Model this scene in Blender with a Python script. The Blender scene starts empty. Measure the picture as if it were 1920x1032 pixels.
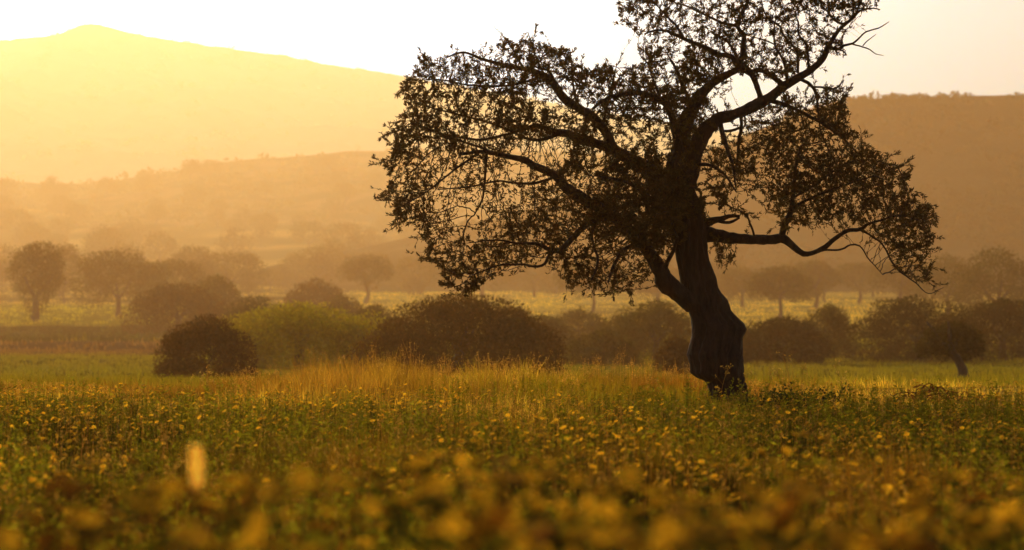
import bpy, math, random
import numpy as np
from mathutils import Vector
R = np.random.default_rng(7)
random.seed(7)
C = bpy.context.scene.collection
scene = bpy.context.scene

# ------------------------------------------------------------------ camera, light, exposure
H = 1.8                       # camera height above the foot of the olive
F = 4000.0                    # focal length in pixels of the 1920 px photograph
cam_d = bpy.data.cameras.new('camera')
cam = bpy.data.objects.new('camera', cam_d); C.objects.link(cam)
cam.location = (0, 0, H); cam.rotation_euler = (math.pi/2, 0, 0)
cam_d.sensor_width = 36; cam_d.lens = 75
cam_d.clip_start = .05; cam_d.clip_end = 6000
cam_d.dof.use_dof = True; cam_d.dof.focus_distance = 29.5; cam_d.dof.aperture_fstop = 1.9
scene.camera = cam

SUN_AZ, SUN_EL = math.radians(-19), math.radians(15)      # azimuth from the viewing axis, left is negative
world = bpy.data.worlds.new('World'); scene.world = world; world.use_nodes = True
wn = world.node_tree; wn.nodes.clear()
sky = wn.nodes.new('ShaderNodeTexSky'); sky.sky_type = 'NISHITA'; sky.sun_disc = False
sky.sun_elevation = SUN_EL; sky.sun_rotation = SUN_AZ
sky.air_density = .7; sky.dust_density = 6.0; sky.ozone_density = 0.0
bg = wn.nodes.new('ShaderNodeBackground'); bg.inputs['Strength'].default_value = 0.115
wo = wn.nodes.new('ShaderNodeOutputWorld')
wn.links.new(sky.outputs[0], bg.inputs[0]); wn.links.new(bg.outputs[0], wo.inputs[0])

sun_d = bpy.data.lights.new('sun', 'SUN'); sun_d.energy = 5.0; sun_d.angle = math.radians(.53)
sun_d.color = (1.0, .335, .085)
sun = bpy.data.objects.new('sun', sun_d); C.objects.link(sun)
sdir = Vector((math.sin(SUN_AZ)*math.cos(SUN_EL), math.cos(SUN_AZ)*math.cos(SUN_EL), math.sin(SUN_EL)))
sun.rotation_euler = sdir.to_track_quat('Z', 'Y').to_euler()

vs = scene.view_settings
vs.view_transform = 'Standard'; vs.look = 'None'; vs.gamma = 1.0; vs.exposure = -0.06
scene.cycles.max_bounces = 6; scene.cycles.volume_bounces = 1
scene.cycles.transmission_bounces = 4; scene.cycles.diffuse_bounces = 3
scene.cycles.use_denoising = True; scene.cycles.use_adaptive_sampling = False

# ------------------------------------------------------------------ helpers
def tag(o, label=None, cat=None, group=None, kind=None):
    for k, v in (('label', label), ('category', cat), ('group', group), ('kind', kind)):
        if v: o[k] = v
    return o

def smooth(a, b, x):
    t = np.clip((x-a)/(b-a), 0, 1); return t*t*(3-2*t)

_perm = np.random.default_rng(3).random((64, 64, 64)).astype(np.float32)
def vnoise(x, y, z=0.0):
    x, y, z = np.broadcast_arrays(np.asarray(x, float), np.asarray(y, float), np.asarray(z, float))
    xi, yi, zi = np.floor(x).astype(int), np.floor(y).astype(int), np.floor(z).astype(int)
    fx, fy, fz = x-xi, y-yi, z-zi
    fx, fy, fz = fx*fx*(3-2*fx), fy*fy*(3-2*fy), fz*fz*(3-2*fz)
    out = 0
    for dx in (0, 1):
        for dy in (0, 1):
            for dz in (0, 1):
                w = (fx if dx else 1-fx)*(fy if dy else 1-fy)*(fz if dz else 1-fz)
                out = out + w*_perm[(xi+dx) % 64, (yi+dy) % 64, (zi+dz) % 64]
    return out                                   # 0..1
def fbm(x, y, z=0.0, o=4):
    s = 0; a = .5; t = 0
    for k in range(o):
        s = s+a*vnoise(np.asarray(x)*2**k+17*k, np.asarray(y)*2**k+5*k, np.asarray(z)*2**k); t += a; a *= .5
    return s/t

def unit(v): return v/np.maximum(np.linalg.norm(v, axis=-1, keepdims=True), 1e-9)

class MB:
    """collects quads (and colours) and links them as ONE mesh object"""
    def __init__(s): s.v = []; s.q = []; s.c = []; s.n = 0
    def add(s, v, q, c=(.1, .1, .1)):
        v = np.asarray(v, np.float32); q = np.asarray(q, np.int64)
        s.v.append(v); s.q.append(q+s.n); s.n += len(v)
        c = np.asarray(c, np.float32)
        s.c.append(np.broadcast_to(c, (len(v), 3)) if c.ndim == 1 else c)
    def arrays(s): return np.concatenate(s.v), np.concatenate(s.q), np.concatenate(s.c)
    def build(s, name, mat, parent=None, sm=False, me=None):
        v, q, c = s.arrays()
        me = bpy.data.meshes.new(name)
        me.vertices.add(len(v)); me.vertices.foreach_set('co', v.ravel())
        me.loops.add(q.size); me.loops.foreach_set('vertex_index', q.astype(np.int32).ravel())
        me.polygons.add(len(q)); me.polygons.foreach_set('loop_start', np.arange(0, q.size, 4, dtype=np.int32))
        me.polygons.foreach_set('loop_total', np.full(len(q), 4, np.int32))
        ca = me.color_attributes.new('Col', 'FLOAT_COLOR', 'POINT')
        ca.data.foreach_set('color', np.concatenate([c, np.ones((len(c), 1), np.float32)], 1).astype(np.float32).ravel())
        me.update(calc_edges=True); me.validate()
        if sm: me.polygons.foreach_set('use_smooth', np.ones(len(me.polygons), bool))
        me.materials.append(mat)
        o = bpy.data.objects.new(name, me); C.objects.link(o)
        if parent is not None: o.parent = parent
        return o

def kites(mb, p, d, L, W, col, nrm=None, fold=.25, mid=.45):
    """leaf blades: p base, d unit direction, L length, W width"""
    n = len(p)
    if nrm is None: nrm = unit(R.normal(size=(n, 3)))
    side = unit(np.cross(d, nrm)); up = np.cross(side, d)
    L = np.broadcast_to(L, n)[:, None]; W = np.broadcast_to(W, n)[:, None]
    a = p; b = p+d*L*mid+side*W/2+up*W*fold; c = p+d*L-up*L*.08; e = p+d*L*mid-side*W/2+up*W*fold
    v = np.stack([a, b, c, e], 1).reshape(-1, 3)
    q = np.arange(4*n).reshape(n, 4)
    col = np.asarray(col, np.float32)
    if col.ndim == 2: col = np.repeat(col, 4, 0)
    mb.add(v, q, col)

def segs(mb, p0, p1, r0, r1, col, k=3):
    """independent tapered prisms"""
    n = len(p0); d = unit(p1-p0)
    ref = np.where(np.abs(d[:, 2:3]) > .8, np.array([[1., 0, 0]]), np.array([[0, 0, 1.]]))
    s = unit(np.cross(d, ref)); t = np.cross(d, s)
    r0 = np.broadcast_to(r0, n)[:, None]; r1 = np.broadcast_to(r1, n)[:, None]
    vv = []
    for i in range(k):
        a = 2*math.pi*i/k; o = s*math.cos(a)+t*math.sin(a)
        vv += [p0+o*r0, p1+o*r1]
    v = np.stack(vv, 1).reshape(-1, 3)
    base = np.arange(n)[:, None]*(2*k)
    q = np.concatenate([base+np.array([[2*i, 2*((i+1) % k), 2*((i+1) % k)+1, 2*i+1]]) for i in range(k)], 0)
    mb.add(v, q, col if np.ndim(col) == 1 else np.repeat(col, 2*k, 0))

def spline(P, step):
    P = np.asarray(P, float); out = []
    Q = np.vstack([2*P[0]-P[1], P, 2*P[-1]-P[-2]])
    for i in range(len(P)-1):
        a, b, c, d = Q[i:i+4]
        m = max(1, int(np.linalg.norm(c[:3]-b[:3])/step))
        for t in np.arange(m)/m:
            out.append(.5*((2*b)+(c-a)*t+(2*a-5*b+4*c-d)*t*t+(3*b-a-3*c+d)*t**3))
    out.append(P[-1]); return np.array(out)

def tube(mb, pts, rad, col, k=10, rough=.12, seed=0.):
    pts = np.asarray(pts, float); n = len(pts)
    d = unit(np.gradient(pts, axis=0))
    s = unit(np.cross(d[0], [0.03, 1, .02])); rings = []
    for i in range(n):
        s = unit(s-d[i]*np.dot(s, d[i])); t = np.cross(d[i], s)
        a = np.arange(k)*2*math.pi/k
        o = np.cos(a)[:, None]*s+np.sin(a)[:, None]*t
        nz = fbm(pts[i, 0]*3+o[:, 0]*1.5+seed, pts[i, 2]*3+o[:, 2]*1.5, pts[i, 1]*3+o[:, 1]*1.5, 3)
        n2 = fbm(pts[i, 0]*14+o[:, 0]*2.5+seed, pts[i, 2]*14+o[:, 2]*2.5, pts[i, 1]*14+o[:, 1]*2.5, 2)
        rings.append(pts[i]+o*(rad[i]*(1+rough*2.2*(nz-.5)+rough*1.6*(n2-.5)))[:, None])
    v = np.concatenate(rings+[pts[-1:]+d[-1:]*rad[-1]*.3]*1)
    q = []
    for i in range(n-1):
        for j in range(k):
            q.append((i*k+j, i*k+(j+1) % k, (i+1)*k+(j+1) % k, (i+1)*k+j))
    e = len(v)-1
    for j in range(0, k, 2): q.append(((n-1)*k+j, (n-1)*k+(j+1) % k, (n-1)*k+(j+2) % k, e))
    mb.add(v, q, col)

def at(px, py, D): return np.array([(px-960)/F*D, D, H+(516-py)/F*D])

# distances beyond the olive are stretched so that the air between has room
_A, _B = [-100, 0, 38, 60, 4000], [-100, 0, 38, 100, 10600]
def far_of(D): return np.interp(D, _A, _B)
def near_of(D): return np.interp(D, _B, _A)
# terrain height: the meadow falls away behind the olive to a hollow, then the land rises to the hills
_gD = np.array([-80, 0, 3, 6, 10, 16, 24, 31, 36, 45, 60, 80, 110, 150, 200, 260, 350, 450, 550, 700, 860, 1000, 1700.])
_gZ = np.array([.5, .45, .42, .36, .2, .06, 0, 0, -.10, -.55, -1.25, -1.7, -2.1, -2.35, -2.1, -1.7, -.8, 2.0, 7, 20, 34, 36, 30.])
_gZ = np.where(_gD > 36, H-(H-_gZ)*far_of(_gD)/np.maximum(_gD, 1), _gZ)
def ground_z(x, y):
    x = np.asarray(x, float); y = np.asarray(y, float)
    y = near_of(y); z = np.interp(y, _gD, _gZ)
    am = np.interp(y, [0, 30, 100, 400, 900], [.05, .07, .22, .8, 5])
    sc = np.interp(y, [0, 30, 100, 400, 900], [1.6, 2., 9, 40, 70])
    return z+am*(fbm(x/5.+50, y/5., 0, 3)-.5)*np.where(y < 60, 2, 0)+am*(fbm(x/sc.max()+9 if sc.ndim else x/sc+9, y/60., 0, 3)-.5)*np.where(y < 60, 0, 2)

# ------------------------------------------------------------------ materials
def new_mat(name):
    m = bpy.data.materials.new(name); m.use_nodes = True; n = m.node_tree; n.nodes.clear()
    return m, n, n.nodes.new, n.links.new

def leaf_mat(name, trans=.5, gloss=.04, tint=(1, 1, 1), rough=.5, tboost=1.3):
    m, n, N, Lk = new_mat(name)
    a = N('ShaderNodeVertexColor'); a.layer_name = 'Col'
    nz = N('ShaderNodeTexNoise'); nz.inputs['Scale'].default_value = 3.0; nz.inputs['Detail'].default_value = 3
    tc = N('ShaderNodeTexCoord'); Lk(tc.outputs['Object'], nz.inputs['Vector'])
    hs = N('ShaderNodeHueSaturation'); Lk(a.outputs[0], hs.inputs['Color'])
    mr = N('ShaderNodeMapRange'); mr.inputs[1].default_value = .3; mr.inputs[2].default_value = .7; mr.inputs[3].default_value = .75; mr.inputs[4].default_value = 1.25
    Lk(nz.outputs[0], mr.inputs[0]); Lk(mr.outputs[0], hs.inputs['Value'])
    d = N('ShaderNodeBsdfDiffuse'); t = N('ShaderNodeBsdfTranslucent'); mx = N('ShaderNodeMixShader')
    tb = N('ShaderNodeMixRGB'); tb.blend_type = 'MULTIPLY'; tb.inputs[0].default_value = 1
    tb.inputs[2].default_value = (tint[0]*tboost, tint[1]*tboost, tint[2]*tboost, 1)
    Lk(hs.outputs[0], d.inputs[0]); Lk(hs.outputs[0], tb.inputs[1]); Lk(tb.outputs[0], t.inputs[0])
    mx.inputs[0].default_value = trans; Lk(d.outputs[0], mx.inputs[1]); Lk(t.outputs[0], mx.inputs[2])
    g = N('ShaderNodeBsdfGlossy'); g.inputs['Roughness'].default_value = rough; g.inputs[0].default_value = (.8, .8, .8, 1)
    m2 = N('ShaderNodeMixShader'); m2.inputs[0].default_value = gloss
    Lk(mx.outputs[0], m2.inputs[1]); Lk(g.outputs[0], m2.inputs[2])
    o = N('ShaderNodeOutputMaterial'); Lk(m2.outputs[0], o.inputs[0])
    return m

def bark_mat(name, c0, c1, sc=9.):
    m, n, N, Lk = new_mat(name)
    tc = N('ShaderNodeTexCoord'); mp = N('ShaderNodeMapping'); mp.inputs['Scale'].default_value = (1, 1, .25)
    Lk(tc.outputs['Object'], mp.inputs[0])
    nz = N('ShaderNodeTexNoise'); nz.inputs['Scale'].default_value = sc; nz.inputs['Detail'].default_value = 8; nz.inputs['Roughness'].default_value = .65
    vo = N('ShaderNodeTexVoronoi'); vo.inputs['Scale'].default_value = sc*1.6; vo.feature = 'DISTANCE_TO_EDGE'
    Lk(mp.outputs[0], nz.inputs['Vector']); Lk(mp.outputs[0], vo.inputs['Vector'])
    cr = N('ShaderNodeValToRGB'); cr.color_ramp.elements[0].position = .35; cr.color_ramp.elements[1].position = .68
    cr.color_ramp.elements[0].color = (*c0, 1); cr.color_ramp.elements[1].color = (*c1, 1)
    Lk(nz.outputs[0], cr.inputs[0])
    ad = N('ShaderNodeMath'); ad.operation = 'MULTIPLY_ADD'; ad.inputs[1].default_value = .6
    Lk(vo.outputs[0], ad.inputs[0]); Lk(nz.outputs[0], ad.inputs[2])
    bp = N('ShaderNodeBump'); bp.inputs['Strength'].default_value = .9; bp.inputs['Distance'].default_value = .04; Lk(ad.outputs[0], bp.inputs['Height'])
    b = N('ShaderNodeBsdfPrincipled'); b.inputs['Roughness'].default_value = .9
    Lk(cr.outputs[0], b.inputs['Base Color']); Lk(bp.outputs[0], b.inputs['Normal'])
    o = N('ShaderNodeOutputMaterial'); Lk(b.outputs[0], o.inputs[0])
    return m

def ground_mat():
    m, n, N, Lk = new_mat('ground_soil_and_grass')
    a = N('ShaderNodeVertexColor'); a.layer_name = 'Col'
    tc = N('ShaderNodeTexCoord')
    nz = N('ShaderNodeTexNoise'); nz.inputs['Scale'].default_value = .6; nz.inputs['Detail'].default_value = 9; nz.inputs['Roughness'].default_value = .7
    Lk(tc.outputs['Object'], nz.inputs['Vector'])
    mr = N('ShaderNodeMapRange'); mr.inputs[1].default_value = .3; mr.inputs[2].default_value = .7; mr.inputs[3].default_value = .55; mr.inputs[4].default_value = 1.4
    Lk(nz.outputs[0], mr.inputs[0])
    mu = N('ShaderNodeMixRGB'); mu.blend_type = 'MULTIPLY'; mu.inputs[0].default_value = 1
    Lk(a.outputs[0], mu.inputs[1]); Lk(mr.outputs[0], mu.inputs[2])
    bp = N('ShaderNodeBump'); bp.inputs['Strength'].default_value = .8; bp.inputs['Distance'].default_value = .3; Lk(nz.outputs[0], bp.inputs['Height'])
    b = N('ShaderNodeBsdfDiffuse'); Lk(mu.outputs[0], b.inputs[0]); Lk(bp.outputs[0], b.inputs['Normal'])
    o = N('ShaderNodeOutputMaterial'); Lk(b.outputs[0], o.inputs[0])
    return m

M_olive = leaf_mat('olive_leaf', .5, .02, tint=(1.3, .9, .4), tboost=1.25)
M_crown = leaf_mat('scrub_leaf', .5, .01, tint=(1.2, .9, .5), tboost=1.5)
M_grass = leaf_mat('grass_blade', .66, .008, tint=(1.15, 1, .4), tboost=2.05)
M_petal = leaf_mat('yellow_petal', .6, .006, tint=(1.1, 1, .5), tboost=1.6)
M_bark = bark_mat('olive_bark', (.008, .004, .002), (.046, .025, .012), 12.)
M_farbark = bark_mat('scrub_bark', (.03, .022, .014), (.09, .065, .04), 5)
M_ground = ground_mat()

# ------------------------------------------------------------------ ground colours: fields of grass, straw and tilled soil
GREEN = np.array([.13, .128, .011]); LIME = np.array([.21, .19, .014]); STRAW = np.array([.39, .295, .05])
RUST = np.array([.19, .085, .015]); SOIL = np.array([.085, .05, .022]); DKG = np.array([.05, .052, .008])
def mixc(a, b, t): return a+(b-a)*np.clip(t, 0, 1)[..., None]
def zone(x, y):
    """real colour of what grows at ground point x, y"""
    x = np.asarray(x, float); y = np.asarray(y, float); px = 960+x/np.maximum(y, 1)*F; x = x/np.maximum(y, 1)*near_of(y); y = near_of(y)
    n1 = fbm(x*.45+3, y*.45, 0, 4); n2 = fbm(x*.12+31, y*.12, 2, 4)
    c = mixc(np.broadcast_to(GREEN, x.shape+(3,)), LIME, smooth(.38, .62, n1))
    c = mixc(c, RUST, smooth(.5, .66, n2)*.7)
    # band of ripe oats round the olive
    b = smooth(18, 26, y+16*(n1-.5))*(1-smooth(37, 44, y))
    c = mixc(c, mixc(mixc(np.broadcast_to(STRAW*.75, x.shape+(3,)), LIME*1.1, smooth(.42, .58, n2)), STRAW*1.25, smooth(.5, .62, n1)), b*(.4+.6*smooth(.35, .6, n1)))
    c = mixc(c, RUST, b*.6*smooth(.54, .6, fbm(x*.3+90, y*.2, 4, 3)))
    c = mixc(c, STRAW*1.1, smooth(27.5, 28.5, y)*(1-smooth(33, 36, y))*smooth(3.6, 4.6, x))
    pxx = np.exp(-((px-770)/110)**2)*smooth(26, 28.5, y)*(1-smooth(34, 37, y)); c = mixc(c, RUST*1.15, .5*pxx)
    # green hollow
    h = smooth(38, 46, y)*(1-smooth(95, 105, y))
    c = mixc(c, mixc(np.broadcast_to(GREEN, x.shape+(3,)), LIME*.75, smooth(.4, .6, n2)), h)
    t = smooth(96, 104, y)*(1-smooth(124, 132, y))*(1-smooth(300, 420, px))
    c = mixc(c, SOIL*1.5, t)
    f = smooth(128, 150, y)
    c = mixc(c, mixc(np.broadcast_to(DKG, x.shape+(3,)), STRAW*.8, smooth(.4, .6, n2)), f)
    s = smooth(150, 165, y)*(1-smooth(330, 360, y))*smooth(600, 680, px)
    c = mixc(c, STRAW*1.25, s*(.5+.5*smooth(.35, .5, n2)))
    c = mixc(c, DKG*.9, smooth(124, 132, y)*(1-smooth(160, 172, y))*(1-smooth(420, 560, px)))
    g = smooth(165, 180, y)*(1-smooth(240, 260, y))*(1-smooth(460, 560, px))
    c = mixc(c, LIME*1.2, g)
    far = smooth(420, 520, y)
    c = mixc(c, mixc(np.broadcast_to(DKG*1.3, x.shape+(3,)), STRAW*.9, smooth(.5, .62, fbm(x/60, y/18., 5, 4))), far)
    return c

def grid_obj(name, xs_fn, ys, zfn, cfn, mat, kind='structure', nx=160):
    ys = np.asarray(ys, float); u = np.linspace(-1, 1, nx)
    Y = np.repeat(ys[:, None], nx, 1); X = np.stack([xs_fn(y, u) for y in ys])
    Z = zfn(X, Y); v = np.stack([X, Y, Z], -1).reshape(-1, 3)
    i, j = np.meshgrid(np.arange(len(ys)-1), np.arange(nx-1), indexing='ij')
    b = (i*nx+j).ravel(); q = np.stack([b, b+1, b+nx+1, b+nx], 1)
    mb = MB(); mb.add(v, q, cfn(X, Y, Z).reshape(-1, 3)); o = mb.build(name, mat, sm=True)
    o['kind'] = kind; return o

ys = far_of(np.concatenate([np.linspace(-70, 0, 15)[:-1], np.linspace(0, 45, 120)[:-1], np.linspace(45, 150, 110)[:-1], np.linspace(150, 450, 110)[:-1], np.linspace(450, 2400, 130)]))
grid_obj('ground', lambda y, u: u*(45+.75*max(y, 0)), ys, lambda x, y: ground_z(x, y), lambda x, y, z: zone(x, y)*.8, M_ground, nx=220)

# ------------------------------------------------------------------ mountains and hills
def ridge(name, D, prof, Dfoot, zfoot, back, rough, col0, col1, label_seed):
    D, Dfoot, back, rough, zfoot = float(far_of(D)), float(far_of(Dfoot)), back*2.6, rough*2.4, H-(H-zfoot)*2.6
    p = np.array(prof, float); xs = (p[:, 0]-960)/F*D; zs = H+(516-p[:, 1])/F*D
    ny = 90; yv = np.concatenate([np.linspace(Dfoot, D, ny), np.linspace(D, D+back, 20)[1:]])
    def zf(x, y):
        zr = np.interp(x, xs, zs)
        t = np.where(y <= D, (y-Dfoot)/(D-Dfoot), 1-(y-D)/back*.6)
        sh = np.where(t < 1, t**1.25, 1)
        nz = (fbm(x/110+label_seed, y/110., 0, 5)-.5)*rough*4*np.sin(np.clip(t, 0, 1)*math.pi)**.7
        fine = (fbm(x/14+label_seed, y/14., 0, 3)-.5)*rough*.3
        return zfoot+(zr-zfoot)*sh+nz+fine
    def cf(x, y, z):
        return mixc(np.broadcast_to(np.array(col0), x.shape+(3,)), np.array(col1), smooth(.42, .6, fbm(x/40+label_seed, y/25., 1, 5)))
    w = (xs[-1]-xs[0])/2; cx = (xs[-1]+xs[0])/2
    o = grid_obj(name, lambda y, u: cx+u*w, yv, zf, cf, M_ground, nx=420)
    return zf

mountain_z = ridge('mountain', 1850, [(-1500, 240), (-900, 190), (-500, 130), (-250, 95), (0, 76), (60, 70), (115, 63), (140, 52), (152, 45), (168, 43), (186, 46), (230, 57), (300, 72), (420, 89), (540, 105), (620, 122), (740, 140), (900, 168), (1100, 205), (1300, 240), (1700, 280), (2300, 300), (3400, 330)],
      930, 20, 260, 9, (.24, .23, .20), (.30, .28, .23), 3)
mid_z = ridge('low_hill', 860, [(-1500, 350), (-400, 345), (0, 338), (90, 346), (200, 345), (240, 335), (340, 320), (380, 308), (480, 298), (600, 291), (650, 284), (720, 284), (900, 282), (1300, 296), (1700, 310), (2600, 330), (3400, 340)],
      560, 5, 120, 2.5, (.045, .05, .02), (.15, .11, .045), 41)
right_z = ridge('dark_hill', 430, [(500, 500), (900, 420), (1150, 345), (1300, 300), (1400, 250), (1500, 215), (1590, 191), (1640, 186), (1700, 184), (1800, 181), (1920, 178), (2150, 186), (2600, 230), (3300, 330)],
      330, -1.5, 90, 1.6, (.03, .034, .014), (.06, .055, .022), 77)

# ------------------------------------------------------------------ the olive tree
DT = 30.0
def tp(px, py, d): return at(px, py, DT+d)
olive = bpy.data.objects.new('olive_tree', None); C.objects.link(olive); olive.location = (2.95, DT, 0)
tag(olive, 'big dark old olive tree with leaning gnarled trunk, standing alone in the meadow', 'tree')
OFF = np.array([2.95, DT, 0.])

# trunk: silhouette rows (y, left, right) in photograph pixels
rows = np.array([(790, 1316, 1420), (765, 1322, 1408), (743, 1329, 1401), (723, 1327, 1400), (714, 1322, 1396), (708, 1306, 1395), (700, 1296, 1394), (684, 1294, 1392), (664, 1288, 1391), (644, 1294, 1391), (630, 1298, 1393), (618, 1298, 1399), (608, 1297, 1395), (595, 1295, 1381), (582, 1291, 1369), (572, 1288, 1366), (562, 1284, 1363), (549, 1281, 1351), (539, 1278, 1346), (522, 1276, 1343), (506, 1273, 1337), (489, 1269, 1330), (473, 1266, 1327), (456, 1262, 1325), (440, 1259, 1324), (420, 1258, 1326), (404, 1256, 1322), (385, 1252, 1314), (360, 1249, 1304), (330, 1247, 1298), (305, 1250, 1294), (285, 1262, 1290)], float)
yy = np.linspace(790, 285, 230); order = np.argsort(rows[:, 0])
lx = np.interp(yy, rows[order, 0], rows[order, 1]); rx = np.interp(yy, rows[order, 0], rows[order, 2])
K = 96; mb = MB(); V = []
for i, y in enumerate(yy):
    c = at((lx[i]+rx[i])/2, y, DT); hw = (rx[i]-lx[i])/2/F*DT; a = np.arange(K)*2*math.pi/K
    dep = hw*(.88+.1*math.sin(y*.03))
    cx, cy = np.cos(a), np.sin(a)
    tw = a+y*.004
    fur = .5*(fbm(np.cos(tw)*3.5+20, np.sin(tw)*3.5, y*.012, 4)-.5)+.10*np.abs(np.sin(tw*7+2*vnoise(np.cos(tw)*2, y*.02, 3)))-.05
    crk = fbm(np.cos(tw)*9+5, np.sin(tw)*9, y*.05, 4)-.5
    fl = (1+(fur*1.5+crk*.28)*(.6*np.abs(cy)+.2))
    V.append(np.stack([c[0]+cx*hw*fl, c[1]+cy*dep*fl, np.full(K, c[2])+.02*(vnoise(cx*4, cy*4, y*.05)-.5)], 1)-OFF)
V = np.concatenate(V); n = len(yy)
q = [(i*K+j, i*K+(j+1) % K, (i+1)*K+(j+1) % K, (i+1)*K+j) for i in range(n-1) for j in range(K)]
mb.add(V, q, (.05, .035, .02)); mb.build('trunk', M_bark, olive, sm=True)

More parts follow.
